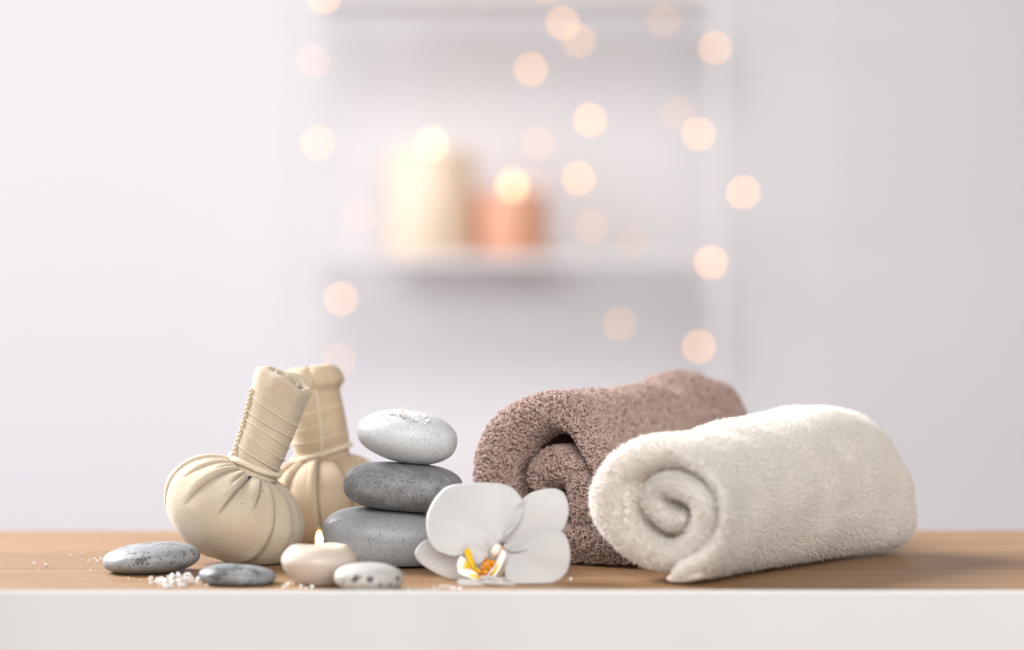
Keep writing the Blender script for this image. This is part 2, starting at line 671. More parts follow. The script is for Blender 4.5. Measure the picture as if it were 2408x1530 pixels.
for lab, bl in STRANDS:
    top = at(bl[0][0], bl[0][1] - 120, BD)
    e = empty('fairy_lights', top)
    tag(e, lab, 'string lights', 'fairy light strands on the far shelf')
    pts = [tuple(at(x, y, BD + 0.012) - top) for x, y, _ in bl]
    pts = [(pts[0][0], pts[0][1], 0.08)] + pts
    s = spline([(p[0], p[2], p[1]) for p in pts], 90)
    link('wire', mesh('wire', *tube(np.stack([s[:, 0], s[:, 2], s[:, 1]], 1), 0.0006, 5)), M_WIRE, e)
    for x, y, k in bl:
        b = bpy.data.objects.new('bulb', bulb_me)
        COL.objects.link(b)
        b.parent = e
        b.location = at(x, y, BD) - top
        b.color = (1.0, 0.46, 0.12, 12.0 * k)

# ------------------------------------------------------------------ stones


def pebble(name, cx, cy, d, hw, hh, depth, tilt, mat, label, seed, ground=True, egg=0.0, pw=2.3, base=None, bumps=0.018, flat=0.0, yaw=0.0):
    """hw, hh in frame pixels at distance d; depth (half, metres); tilt in degrees, clockwise positive"""
    a = hw / FPX * d
    c = hh / FPX * d
    n, m = 120, 72
    th = np.linspace(0.012, np.pi - 0.012, m)
    ph = np.linspace(0, 2 * np.pi, n, endpoint=False)
    T, P = np.meshgrid(th, ph, indexing='ij')
    x, y, z = np.sin(T) * np.cos(P), np.sin(T) * np.sin(P), -np.cos(T)
    k = (np.abs(x) ** pw + np.abs(y) ** pw + np.abs(z) ** pw) ** (-1 / pw)
    D = np.stack([x * k, y * k, z * k], -1).reshape(-1, 3)
    w = 1 + bumps * wob(D, 2.6, seed) + bumps * 0.35 * wob(D, 7, seed + 50)
    D = D * w[:, None]
    D[:, 2] *= 1 + egg * D[:, 0]
    V = D * np.array([a, depth, c])
    if yaw:
        V = V @ np.array(Matrix.Rotation(R(yaw), 3, 'Z')).T
    V = V @ np.array(Matrix.Rotation(R(tilt), 3, 'Y')).T
    zmin = V[:, 2].min()
    if flat:
        f = zmin + flat
        low = V[:, 2] < f
        V[low, 2] = f - (f - V[low, 2]) * 0.25
        zmin = V[:, 2].min()
    k = len(V)
    F = grid_faces(m, n)
    V = np.vstack([V, V[:n].mean(0), V[-n:].mean(0)])
    j = np.arange(n)
    cap = np.concatenate([np.stack([(j + 1) % n, j, np.full(n, k)], 1), np.stack([(m - 1) * n + j, (m - 1) * n + (j + 1) % n, np.full(n, k + 1)], 1)])
    p = at(cx, cy, d)
    V[:, 2] -= zmin
    o = link(name, mesh(name, V, [F, cap]), mat)
    o.location = (p.x, p.y, 0.0 if ground else p.z + zmin)
    tag(o, label, 'stone')
    return o, V + np.array(o.location)


ms_base = mat_stone('stone_slate', (0.29, 0.303, 0.315), (0.222, 0.234, 0.244), speck=(0.10, 0.10, 0.11), speck_thr=0.70, mott=26, rough=0.42, pits=0.12, seed=3.1)
ms_mid = mat_stone('stone_basalt', (0.225, 0.231, 0.238), (0.14, 0.145, 0.15), speck=(0.07, 0.07, 0.075), speck_scale=560, speck_thr=0.63, mott=140, rough=0.48, pits=0.45, grain=0.9, seed=1.7)
ms_top = mat_stone('stone_pale', (0.575, 0.60, 0.62), (0.475, 0.50, 0.52), speck=(0.22, 0.22, 0.22), speck_scale=360, speck_thr=0.70, mott=34, rough=0.45, pits=0.2, seed=5.3)
ms_pit = mat_stone('stone_pitted', (0.29, 0.304, 0.318), (0.215, 0.227, 0.24), speck=(0.09, 0.09, 0.095), speck_scale=260, speck_thr=0.63, mott=45, rough=0.5, pits=0.3,
                   blot=(0.13, 0.13, 0.135), blot_scale=150, blot_thr=0.60, blot_stretch=(0.35, 1.0, 1.6), seed=2.2)
ms_dark = mat_stone('stone_charcoal', (0.25, 0.27, 0.29), (0.15, 0.16, 0.17), speck=(0.06, 0.06, 0.065), speck_scale=180, speck_thr=0.68, mott=55, rough=0.45, pits=0.2,
                    blot=(0.075, 0.075, 0.08), blot_scale=75, blot_thr=0.54, seed=7.7)
ms_white = mat_stone('stone_white_spotted', (0.49, 0.48, 0.46), (0.40, 0.39, 0.375), speck=(0.22, 0.22, 0.22), speck_scale=230, speck_thr=0.68, mott=60, rough=0.5, pits=0.15,
                     seed=4.4)

st_base, v_base = pebble('flat_stone', 912, 1272, 1.615, 154, 74, 0.036, 3, ms_base, 'large smooth slate grey stone at the bottom of the stack', 11, egg=-0.04, pw=2.75, flat=0.006)
st_mid, v_mid = pebble('flat_stone', 947, 1147, 1.612, 139, 57, 0.033, 4, ms_mid, 'dark grey speckled stone in the middle of the stack', 12, ground=False, pw=2.7)
st_top, v_top = pebble('flat_stone', 958, 1039, 1.61, 118, 62, 0.029, 9, ms_top, 'pale grey stone on top of the stack with salt crystals on it', 13, ground=False, egg=0.06, pw=2.15)
# settle the stack: each stone lowered on to the one below
def settle(up, vup, low, vlow, me_low):
    bv = BVHTree.FromPolygons([Vector(v) for v in vlow], [tuple(p.vertices) for p in me_low.polygons])
    best = 9
    for v in vup[::3]:
        h = bv.ray_cast(Vector((v[0], v[1], 1.0)), Vector((0, 0, -1)))
        if h[0] is not None: best = min(best, v[2] - h[0].z)
    up.location.z -= best + 0.0006
    vup[:, 2] -= best + 0.0006
settle(st_mid, v_mid, st_base, v_base, st_base.data)
settle(st_top, v_top, st_mid, v_mid, st_mid.data)

o, v = pebble('flat_stone', 355, 1318, 1.565, 114, 37, 0.030, -4, ms_pit, 'grey pitted flat stone leaning against the left herbal pouch', 14, pw=2.2, egg=0.05, flat=0.002)
CRACKS = []
for ln in (((930, 322), (965, 305), (1000, 300), (1060, 290), (1070, 308)), ((1020, 347), (1080, 340), (1130, 330)), ((1010, 368), (1060, 364), (1110, 350)), ((990, 386), (1050, 380), (1130, 378)), ((1060, 320), (1090, 355))):
    for q0, q1 in zip(ln[:-1], ln[1:]):
        for f in (0, 0.5):
            CRACKS.append((0.3175 * (q0[0] + (q1[0] - q0[0]) * f), 1205.6 + 0.3175 * (q0[1] + (q1[1] - q0[1]) * f), 0.00075))
for X, Y in ((1205, 292), (1250, 291), (1345, 284), (885, 410), (800, 405), (860, 426), (1240, 322), (1300, 332), (1070, 436), (1260, 405), (1340, 400)):
    CRACKS.append((0.3175 * X, 1205.6 + 0.3175 * Y, 0.0006))
spots_on(ms_pit, o, v, CRACKS, (0.075, 0.077, 0.082), 0.0004)
pebble('flat_stone', 558, 1356, 1.495, 90, 27, 0.021, 2, ms_dark, 'small charcoal flat stone with pale top beside the salt heap', 15, pw=2.3, egg=-0.08, flat=0.003)
o, v = pebble('flat_stone', 867, 1362, 1.462, 82, 36, 0.018, 1, ms_white, 'small white stone with black spots in front of the candle', 16, pw=2.2, flat=0.003)
spots_on(ms_white, o, v, [(836, 1362, .0016), (840, 1359, .0012), (846, 1359, .0009), (830, 1366, .0010), (871, 1362, .0016), (876, 1361, .0011), (866, 1364, .0009), (872, 1369, .0009), (936, 1361, .0012), (930, 1358, .0007),
                          (808, 1364, .0007), (816, 1352, .0005), (849, 1376, .0007), (862, 1378, .0008), (893, 1377, .0008), (917, 1376, .0008), (803, 1375, .0008), (912, 1352, .0005), (890, 1340, .0005), (905, 1333, .0005)],
         (0.03, 0.032, 0.04), 0.0008)

# ------------------------------------------------------------------ floating candle
wax_d = 1.492
cp = at(749, 1330, wax_d)
ck = wax_d / FPX
candle = empty('floating_candle', (cp.x, cp.y, 0))
tag(candle, 'small round cream floating candle burning beside the stone stack', 'candle')
prof = [(0.001, 0.0), (40, 0.0), (52, 2), (66, 14), (80, 32), (88, 50), (89, 60), (84, 72), (74, 84), (66, 90), (62, 91.5), (56, 90), (50, 87), (30, 85), (2, 84.5)]
prof = spline(prof, 60) * ck


def wax_wob(V):
    r = np.hypot(V[:, 0], V[:, 1])
    a = np.arctan2(V[:, 1], V[:, 0])
    top = np.clip((V[:, 2] - 70 * ck) / (20 * ck), 0, 1)
    V[:, 2] += top * ck * (2.2 * np.sin(2 * a + 0.6) + 1.4 * np.sin(5 * a + 2)) * (r / (62 * ck))
    V[:, :2] *= (1 + 0.012 * np.sin(3 * a + 1) + 0.006 * np.sin(7 * a))[:, None]
    return V


link('wax', mesh('wax', *lathe(prof, 72, wax_wob)), mat_wax('cream_wax', (0.52, 0.465, 0.415), 0.45, 0.02, 0.3), candle)
link('wick', mesh('wick', *tube([(0, 0, 80 * ck), (0.0003, 0, 90 * ck), (0.0012, 0, 98 * ck)], 0.0007, 8)), M_WICK, candle)
M_FLAME = mat_flame('candle_flame', 7.0, [(0, (1, 0.30, 0.05)), (0.2, (1, 0.50, 0.16)), (0.45, (1, 0.82, 0.5)), (0.8, (1, 0.80, 0.42)), (1, (1, 0.62, 0.15))])
fl = link('flame', flame_mesh(7.8 * ck, 40 * ck), M_FLAME, candle, (0.0004, 0, 87 * ck))
tg = NT('flame_glow')
tg_e = tg.n('ShaderNodeEmission')
tg_e.inputs['Color'].default_value = (1, 0.62, 0.1, 1)
tg_e.inputs['Strength'].default_value = 0.12
tg_t = tg.n('ShaderNodeBsdfTransparent')
tg_a = tg.n('ShaderNodeAddShader')
tg.l(tg_e.outputs[0], tg_a.inputs[0])
tg.l(tg_t.outputs[0], tg_a.inputs[1])
tg.l(tg_a.outputs[0], tg.out.inputs['Surface'])
link('glow', flame_mesh(10.8 * ck, 52 * ck), tg.m, fl, (0, 0, -2.5 * ck))

# ------------------------------------------------------------------ herbal compresses


def uv_from(me, arr):
    """arr: per vertex (n,2) -> loop uv"""
    lay = me.uv_layers.new(name='UVMap')
    idx = np.zeros(len(me.loops), dtype=np.int32)
    me.loops.foreach_get('vertex_index', idx)
    arr = np.asarray(arr, dtype=np.float32)
    lay.data.foreach_set('uv', arr[np.minimum(idx, len(arr) - 1)].ravel())


def rotY(deg):
    return np.array(Matrix.Rotation(R(deg), 3, 'Y'))


def rotX(deg):
    return np.array(Matrix.Rotation(R(deg), 3, 'X'))


def twist_rope(path, r, turns):
    """two strands twisted round a path"""
    path = np.asarray(path, float)
    T, N, B = frame_along(path)
    n = len(path)
    parts = []
    for k in range(2):
        a = np.linspace(0, turns * 2 * np.pi, n) + k * np.pi
        p = path + r * 0.62 * (np.cos(a)[:, None] * N + np.sin(a)[:, None] * B)
        parts.append(tube(p, r * 0.68, 7))
    return merge(parts)


def compress(label, ball_px, d, a, c, ball_tilt, neck_r, stem_top_px, r_low, r_top, creases, top_kind, cloth, rope_phi, seed, lean=0, thread_k=1):
    rs = np.random.RandomState(seed)
    bc = at(*ball_px, d)
    root = empty('herbal_compress', (bc.x, bc.y, 0))
    tag(root, label, 'massage pouch')
    # ---- pouch
    m, n = 150, 960
    th = np.linspace(math.asin(min(0.9, neck_r / a)) * 0.92, np.pi - 0.01, m)
    ph = np.linspace(-np.pi, np.pi, n, endpoint=False)
    T, P = np.meshgrid(th, ph, indexing='ij')
    shp = np.sin(T) ** 0.88
    r = a * shp
    dz = c * np.cos(T)
    disp = np.zeros_like(r)
    tn = (T - th[0]) / (np.pi - th[0])
    for (f0, cur, ln, dep, w1, w2) in creases:
        fk = R(f0) + R(cur) * tn
        dl = (P - fk + np.pi) % (2 * np.pi) - np.pi
        dist = dl * a * np.sin(T)
        w = np.where(dist < 0, 0.0009, w2 * 1.25)
        fade = np.clip((ln - tn) / (0.35 * ln), 0, 1) ** 0.8
        disp -= dep * np.exp(-np.abs(dist) / w) * fade
        disp -= 1.0 * dep * np.exp(-(dist / 0.0006) ** 2) * np.clip(fade * 1.6, 0, 1)
        disp += 0.25 * dep * np.exp(-((dist + 0.004) / 0.004) ** 2) * fade
    for _ in range(30):
        f0, ln, dep, w = rs.uniform(-np.pi, np.pi), rs.uniform(0.10, 0.42), rs.uniform(0.0004, 0.0011), rs.uniform(0.0008, 0.002)
        dl = (P - f0 - rs.uniform(-0.5, 0.5) * tn + np.pi) % (2 * np.pi) - np.pi
        disp -= dep * np.exp(-np.abs(dl * a * np.sin(T)) / w) * np.clip((ln - tn) / (0.6 * ln), 0, 1)
    Pn = np.stack([np.cos(P), np.sin(P), np.cos(T)], -1).reshape(-1, 3)
    disp += (0.0012 * wob(Pn, 3.4, seed) + 0.0003 * wob(Pn, 9, seed + 3)).reshape(r.shape)
    r = r + disp * np.clip(np.sin(T) * 1.3, 0, 1)
    dz = dz + disp * np.cos(T)
    # azimuth 0 faces the camera (-y), positive to the right (+x)
    V = np.stack([r * np.sin(P), -r * np.cos(P), dz], -1).reshape(-1, 3)
    V = V @ rotY(ball_tilt).T @ np.eye(3)
    V = V @ rotX(lean).T
    zmin = V[:, 2].min()
    fl = zmin + 0.004
    low = V[:, 2] < fl
    V[low, 2] = fl - (fl - V[low, 2]) * 0.2
    zmin = V[:, 2].min()
    V[:, 2] -= zmin
    cz = -zmin
    k = len(V)
    j = np.arange(n)
    Vb = np.vstack([V, V[-n:].mean(0)])
    cap = np.stack([(m - 1) * n + j, (m - 1) * n + (j + 1) % n, np.full(n, k)], 1)
    me = mesh('pouch', Vb, [grid_faces(m, n)[:, ::-1], cap])
    cr = np.sort(np.array([R(x[0]) for x in creases]))
    panel = np.searchsorted(cr, P.ravel())
    ang = R(8) + np.array([0.0, 0.5, -0.3, 0.7, -0.2, 0.35, -0.6])[panel % 7]
    uu, vv = (P * a * 0.8).ravel(), (T * a).ravel()
    uv_from(me, np.stack([uu * np.cos(ang) - vv * np.sin(ang), uu * np.sin(ang) + vv * np.cos(ang)], 1))
    link('pouch', me, cloth, root)
    # ---- handle axis
    neck = (np.array([0, 0, c * 0.93]) @ rotY(ball_tilt).T) @ rotX(lean).T + np.array([0, 0, cz])
    tp = at(*stem_top_px, d)
    top = np.array([tp.x - bc.x, neck[1] * 1.15, tp.z])
    A = top - neck
    Ls = np.linalg.norm(A)
    A /= Ls
    Bx = np.array([0, -1.0, 0])
    Bx -= A * (A @ Bx); Bx /= np.linalg.norm(Bx)          # towards the camera
    Rx = np.cross(Bx, A)
    if Rx[0] < 0: Rx = -Rx                                   # to the right

    def pt(rr, phi, s):
        return neck + np.multiply.outer(rr * np.sin(phi), Rx) + np.multiply.outer(rr * np.cos(phi), Bx) + np.multiply.outer(s, A)
    pitch = Ls * (0.125 if top_kind == 'open' else 0.15)
    hz0, hz1 = 0.10 * Ls, (0.80 if top_kind == 'open' else 0.68) * Ls
    slope = 0.22 * thread_k
    # ---- cloth handle
    ms, ns = 150, 128
    if top_kind == 'open':
        S = np.concatenate([np.linspace(-0.004, Ls, ms - 26), Ls + 0.0035 * np.sin(np.linspace(0.15, np.pi / 2, 8)), Ls + 0.0035 * np.cos(np.linspace(0.2, 1.2, 6)), np.linspace(Ls, Ls - 0.016, 12)])
        RF = np.concatenate([np.zeros(ms - 26), -0.0030 * (1 - np.cos(np.linspace(0.15, np.pi / 2, 8))), -0.003 - 0.003 * np.sin(np.linspace(0.2, 1.2, 6)), np.full(12, -0.0062)])
    else:
        S = np.concatenate([np.linspace(-0.004, Ls * 0.77, ms - 40), Ls * 0.77 + Ls * 0.23 * np.sin(np.linspace(0.04, np.pi / 2, 40))])
        RF = np.zeros(ms)
        RF[ms - 40:] = 0
    phs = np.linspace(-np.pi, np.pi, ns, endpoint=False)
    SS, PP = np.meshgrid(S, phs, indexing='ij')
    RR = r_low + (r_top - r_low) * np.clip(SS / Ls, 0, 1) ** 1.3
    RR += RF[:, None]
    # turns of thread press the cloth in
    q = (SS - hz0 + slope * r_low * np.sin(PP) + pitch * (PP / (2 * np.pi))) / pitch
    fr = np.abs((q + 0.5) % 1.0 - 0.5)
    inside = (SS > hz0 * 0.6) & (SS < hz1 + pitch * 0.6)
    RR += np.where(inside, -0.00022 * np.exp(-(fr / 0.09) ** 2) + 0.0002, 0.0003)
    RR -= 0.0016 * np.exp(-((SS - 0.002) / 0.006) ** 2)      # waist at the collar
    Q3 = np.stack([np.cos(PP), np.sin(PP), SS / 0.02], -1).reshape(-1, 3)
    RR += 0.0005 * wob(Q3, 2.2, seed + 9).reshape(RR.shape)
    Sd = SS.copy()
    if top_kind == 'open':
        up = np.clip((SS - 0.74 * Ls) / (0.26 * Ls), 0, 1)
        RR += up * (0.0009 * np.sin(3 * PP + 0.9) + 0.0005 * np.sin(7 * PP + 2.1))
        Sd = SS + up * (0.0018 * np.sin(2 * PP + 2.2) + 0.0008 * np.sin(5 * PP + 0.4) - 0.0025 * np.sin(PP) - 0.0015 * np.cos(PP))
    else:
        cap_t = np.clip((SS - 0.66 * Ls) / (0.10 * Ls), 0, 1)
        cap_t = cap_t * cap_t * (3 - 2 * cap_t)
        RR += 0.0048 * cap_t
        w = np.linspace(0.04, np.pi / 2, 40)
        RR[ms - 40:] *= (np.cos(w) ** 0.78)[:, None]
        for f0, dep in ((2, 0.0042), (38, 0.0012), (75, 0.0015), (-40, 0.0016), (-85, 0.0014), (130, 0.002), (180, 0.002), (-130, 0.002)):
            dl = (PP - R(f0) + np.pi) % (2 * np.pi) - np.pi
            RR -= dep * cap_t * np.exp(-np.abs(dl) / 0.10) * np.clip(RR / r_top, 0, 1)
        tc = np.clip((SS - 0.94 * Ls) / (0.06 * Ls), 0, 1)
        Sd = SS - tc * 0.004 + 0.0006 * tc * np.sin(6 * PP)
        RR = np.maximum(RR, 0.0004)
    V = pt(RR.ravel(), PP.ravel(), Sd.ravel())
    me = mesh('handle', V, [grid_faces(ms, ns)])
    t2 = R(28)
    uu, vv = (PP * r_low).ravel(), SS.ravel()
    uv_from(me, np.stack([uu * np.cos(t2) - vv * np.sin(t2), uu * np.sin(t2) + vv * np.cos(t2)], 1))
    hnd = link('handle', me, M_CLOTH_H if top_kind == 'open' else cloth, root)
    if top_kind == 'open':
        # the rolled cloth end inside the mouth of the handle
        nt = 150
        aa = np.linspace(0, 2 * np.pi * 2.1, nt)
        rr = np.linspace(0.0030, r_top - 0.0035, nt) * (1 + 0.10 * np.sin(3 * aa + 1))
        hgt = Ls + 0.0025 + 0.0025 * np.cos(aa + 2.3) + 0.0012 * np.sin(5 * aa)
        rows = []
        for kk, (dr, hz) in enumerate(((-0.0011, -0.02), (-0.0012, -0.0012), (-0.0007, -0.0002), (0.0, 0.0), (0.0007, -0.0002), (0.0012, -0.0012), (0.0011, -0.02))):
            rows.append(pt(rr + dr, aa, hgt + hz))
        V = np.concatenate(rows)
        me = mesh('rolled_end', V, [grid_faces(7, nt, wrap=False)])
        uv_from(me, np.stack([np.tile(aa * 0.012, 7), np.repeat(np.linspace(0, 0.02, 7), nt)], 1))
        link('rolled_end', me, cloth, hnd)
    # ---- thread winding
    nturn = int((hz1 - hz0) / pitch)
    ph_t = np.linspace(-np.pi, -np.pi + 2 * np.pi * nturn, nturn * 60)
    s_t = hz0 - slope * r_low * np.sin(ph_t) + pitch * 0 - pitch * (ph_t / (2 * np.pi)) + pitch * (nturn - 0.5)
    s_t = hz0 + (nturn - 0.5) * pitch - pitch * ph_t / (2 * np.pi) - slope * r_low * np.sin(ph_t)
    s_t += 0.0011 * np.sin(ph_t * 0.37 + seed) + 0.0007 * np.sin(ph_t * 1.3 + 2 * seed)
    r_t = r_low + (r_top - r_low) * np.clip(s_t / Ls, 0, 1) ** 1.3 + 0.0004
    p_t = pt(r_t, ph_t, s_t)
    V, F = tube(p_t, 0.0005, 6)
    me = mesh('thread', V, F)
    uv_from(me, V[:, [0, 2]])
    link('thread', me, M_STRING, root)
    # ---- cord wound round the neck
    ph_c = np.linspace(-1.9, 2 * np.pi - 1.2, 200)
    sc_ = 0.0018 + 0.0016 * np.sin(ph_c * 0.5) - slope * 0.5 * r_low * np.sin(ph_c)
    tail = np.clip((ph_c[0] + 0.5 - ph_c) / 0.5, 0, 1)
    path = pt(r_low - 0.0002 + 0.003 * tail, ph_c, sc_ + 0.001 * tail)
    V, F = tube(path, 0.0021 + 0.0002 * np.sin(ph_c * 5), 12)
    me = mesh('neck_cord', V, F)
    uv_from(me, V[:, [0, 2]])
    link('neck_cord', me, M_STRING, root)
    # ---- rope up the side of the handle
    s_r = np.linspace(0.0, 0.82 * Ls if top_kind == 'open' else 0.70 * Ls, 160)
    ph_r = R(rope_phi) + 0.10 * np.sin(s_r / Ls * 3.0)
    r_r = r_low + (r_top - r_low) * np.clip(s_r / Ls, 0, 1) ** 1.3 + 0.0011
    V, F = twist_rope(pt(r_r, ph_r, s_r), 0.0011, 8)
    me = mesh('side_rope', V, F)
    uv_from(me, V[:, [0, 2]])
    link('side_rope', me, M_STRING, root)
    return root


CR_A = [(-76, 8, 0.66, 0.0017, 0.003, 0.008), (-50, -8, 0.36, 0.0015, 0.0025, 0.006), (-27, -14, 0.52, 0.0026, 0.002, 0.008), (-10, -4, 0.22, 0.0012, 0.003, 0.004),
        (2, -16, 0.48, 0.0030, 0.0012, 0.006), (24, -18, 0.34, 0.0018, 0.002, 0.005), (36, 10, 0.95, 0.0034, 0.0012, 0.006), (58, 8, 0.6, 0.0022, 0.002, 0.006), (80, 4, 0.6, 0.002, 0.002, 0.006),
        (105, 0, 0.6, 0.002, 0.003, 0.006), (130, 0, 0.5, 0.002, 0.003, 0.006), (158, 0, 0.6, 0.002, 0.003, 0.006), (-170, 0, 0.5, 0.002, 0.003, 0.006), (-140, 0, 0.6, 0.002, 0.003, 0.006), (-108, 0, 0.5, 0.002, 0.003, 0.006)]
CR_B = [(-80, 0, 0.7, 0.0018, 0.003, 0.005), (-55, 0, 0.7, 0.002, 0.002, 0.006), (-32, -2, 0.95, 0.0026, 0.0014, 0.005), (-3, 3, 0.95, 0.0026, 0.0014, 0.006), (26, 8, 1.0, 0.003, 0.0012, 0.006), (52, 6, 0.7, 0.002, 0.002, 0.006),
        (80, 0, 0.7, 0.002, 0.003, 0.006), (110, 0, 0.6, 0.002, 0.003, 0.006), (150, 0, 0.6, 0.002, 0.003, 0.006), (-170, 0, 0.6, 0.002, 0.003, 0.006), (-140, 0, 0.6, 0.002, 0.003, 0.006), (-110, 0, 0.6, 0.002, 0.003, 0.006)]
compress('beige herbal pouch with tilted open topped handle beside the pitted grey stone', (551, 1209), 1.622, 0.0500, 0.0335, 26, 0.0150, (668, 897), 0.0166, 0.0197,
         CR_A, 'open', M_CLOTH, -68, 21)
compress('beige herbal pouch with knobbed handle standing behind the other pouch and the stones', (766, 1200), 1.73, 0.0470, 0.0360, -4, 0.0150, (727, 850), 0.0205, 0.0172,
         CR_B, 'knob', M_CLOTH_B, 4, 22, thread_k=-1)

# ------------------------------------------------------------------ towels


def towel_body(d0, px0, ang, L, strips, su, sz, sway, nst=90, seed=0, amp=0.0016, round_f=0.016, round_b=0.02, flare=0.0):
    A = np.array([math.sin(R(ang)), math.cos(R(ang)), 0])
    U = np.array([math.cos(R(ang)), -math.sin(R(ang)), 0])
    p = at(px0, 765, d0)
    P0 = np.array([p.x, p.y, 0])
    C = np.array([0, CAM_Y, CAM_H])

    def to_uz(px, py):
        ray = np.array([(px - 1204) / FPX, 1.0, -(py - 765) / FPX])
        t = ((P0 - C) @ A) / (ray @ A)
        q = C + ray * t - P0
        return q @ U, q[2]
    parts, metas = [], []
    off = 0
    for pts, s_off in strips:
        pp = np.array([(*to_uz(x, y), h / FPX * d0) for x, y, h in pts])
        N = int(40 + 60 * len(pts) / 4)
        q = spline(pp, N)
        c2, h = q[:, :2], q[:, 2]
        tan = np.gradient(c2, axis=0)
        tan /= np.linalg.norm(tan, axis=1, keepdims=True)
        nor = np.stack([-tan[:, 1], tan[:, 0]], 1)
        s = np.concatenate([[0], np.cumsum(np.linalg.norm(np.diff(c2, axis=0), axis=1))])
        for e in (s, s[-1] - s):
            k = np.clip(e / h, 0, 1)
            h = np.where(e < h, h * np.sqrt(np.maximum(1 - (1 - k) ** 2, 0.0004)), h)
        # stations, denser at the two rounded ends
        e1 = 1 - np.cos(np.linspace(0, np.pi / 2, 14))
        st = np.concatenate([e1 * round_f, np.linspace(round_f, L - round_b, nst)[1:-1], L - e1[::-1] * round_b])
        so = np.interp(np.linspace(0, 1, N), np.linspace(0, 1, len(s_off)), s_off)
        rows = []
        for x in st:
            f = 1.0
            if x < round_f: f = math.sqrt(max(1 - (1 - x / round_f) ** 2, 0.0006))
            if x > L - round_b: f = math.sqrt(max(1 - (1 - (L - x) / round_b) ** 2, 0.0006))
            ff = 0.12 + 0.88 * f
            ring = np.vstack([c2 + nor * (h * ff)[:, None], (c2 - nor * (h * ff)[:, None])[::-1]])
            xr = x / L
            uc = c2[:, 0].mean()
            ring = ring.copy()
            ring[:, 0] = uc + (ring[:, 0] - uc) * su(xr) + sway(xr)
            ring[:, 0] += flare * xr ** 2 * np.clip((0.07 - ring[:, 1]) / 0.07, 0, 1) * np.clip((ring[:, 0] - uc) / 0.04, 0, 1)
            ring[:, 0] += 1.0 * flare * xr ** 2 * np.clip((0.035 - ring[:, 1]) / 0.035, 0, 1) * np.clip((ring[:, 0] - uc) / 0.02, 0, 1)
            ring[:, 1] = ring[:, 1] * sz(xr)
            sx = x + np.concatenate([so, so[::-1]]) * max(0, 1 - x / 0.09)
            rows.append(P0 + ring[:, :1] * U + np.outer(ring[:, 1], [0, 0, 1]) + sx[:, None] * A)
        V = np.vstack(rows)
        V = V + 0.0
        dn = amp * wob(V, 95, seed) + amp * 0.6 * wob(V, 210, seed + 1)
        V[:, 2] += dn * np.clip(V[:, 2] / 0.02, 0, 1)
        V += np.outer(amp * 0.8 * wob(V, 130, seed + 2), U)
        V[:, 2] = np.maximum(V[:, 2], 0.0012 + 0.0006 * np.random.RandomState(1).rand(len(V)))
        nc = 2 * N
        F = grid_faces(len(st), nc)
        j = np.arange(N - 1)
        cf = np.stack([j + 1, j, nc - 1 - j, nc - 2 - j], 1)
        last = (len(st) - 1) * nc
        cb = np.stack([j, j + 1, nc - 2 - j, nc - 1 - j], 1) + last
        parts.append((V, [np.concatenate([F, cf, cb])]))
    return merge(parts), A, U, P0


def sample_surface(V, F, n, rs, ok=None):
    """area weighted points and normals on quads"""
    q = V[F]
    nrm = np.cross(q[:, 2] - q[:, 0], q[:, 3] - q[:, 1])
    ar = 0.5 * np.linalg.norm(nrm, axis=1)
    w = ar.copy()
    if ok is not None: w = w * ok
    cum = np.cumsum(w)
    idx = np.searchsorted(cum, rs.rand(n) * cum[-1])
    idx = np.minimum(idx, len(F) - 1)
    a, b = rs.rand(n, 1), rs.rand(n, 1)
    p = (q[idx, 0] * (1 - a) + q[idx, 1] * a) * (1 - b) + (q[idx, 3] * (1 - a) + q[idx, 2] * a) * b
    nn = nrm[idx] / (2 * ar[idx][:, None] + 1e-12)
    return p, nn, idx


def outward(V, F):
    """flip the quads if the mesh is inside out"""
    q = V[F]
    nrm = np.cross(q[:, 2] - q[:, 0], q[:, 3] - q[:, 1])
    c = q.mean(1)
    vol = (c * nrm).sum()
    return F if vol > 0 else F[:, ::-1]


def worms(base, ctr, rad, sides):
    """many tubes at once. ctr (n,k,3) centre lines, rad (n,k)"""
    n, k, _ = ctr.shape
    T = np.gradient(ctr, axis=1)
    T /= np.linalg.norm(T, axis=2, keepdims=True) + 1e-12
    ref = np.random.RandomState(3).normal(size=(n, 1, 3))
    N = np.cross(T, ref)
    N /= np.linalg.norm(N, axis=2, keepdims=True) + 1e-12
    B = np.cross(T, N)
    a = np.linspace(0, 2 * np.pi, sides, endpoint=False)
    V = ctr[:, :, None] + rad[:, :, None, None] * (np.cos(a)[None, None, :, None] * N[:, :, None] + np.sin(a)[None, None, :, None] * B[:, :, None])
    V = V.reshape(-1, 3)
    i = np.arange(n)[:, None, None] * (k * sides)
    r = np.arange(k - 1)[None, :, None] * sides
    j = np.arange(sides)[None, None, :]
    j2 = (j + 1) % sides
    F = np.stack(np.broadcast_arrays(i + r + j, i + r + j2, i + r + sides + j2, i + r + sides + j), -1).reshape(-1, 4)
    return V, F


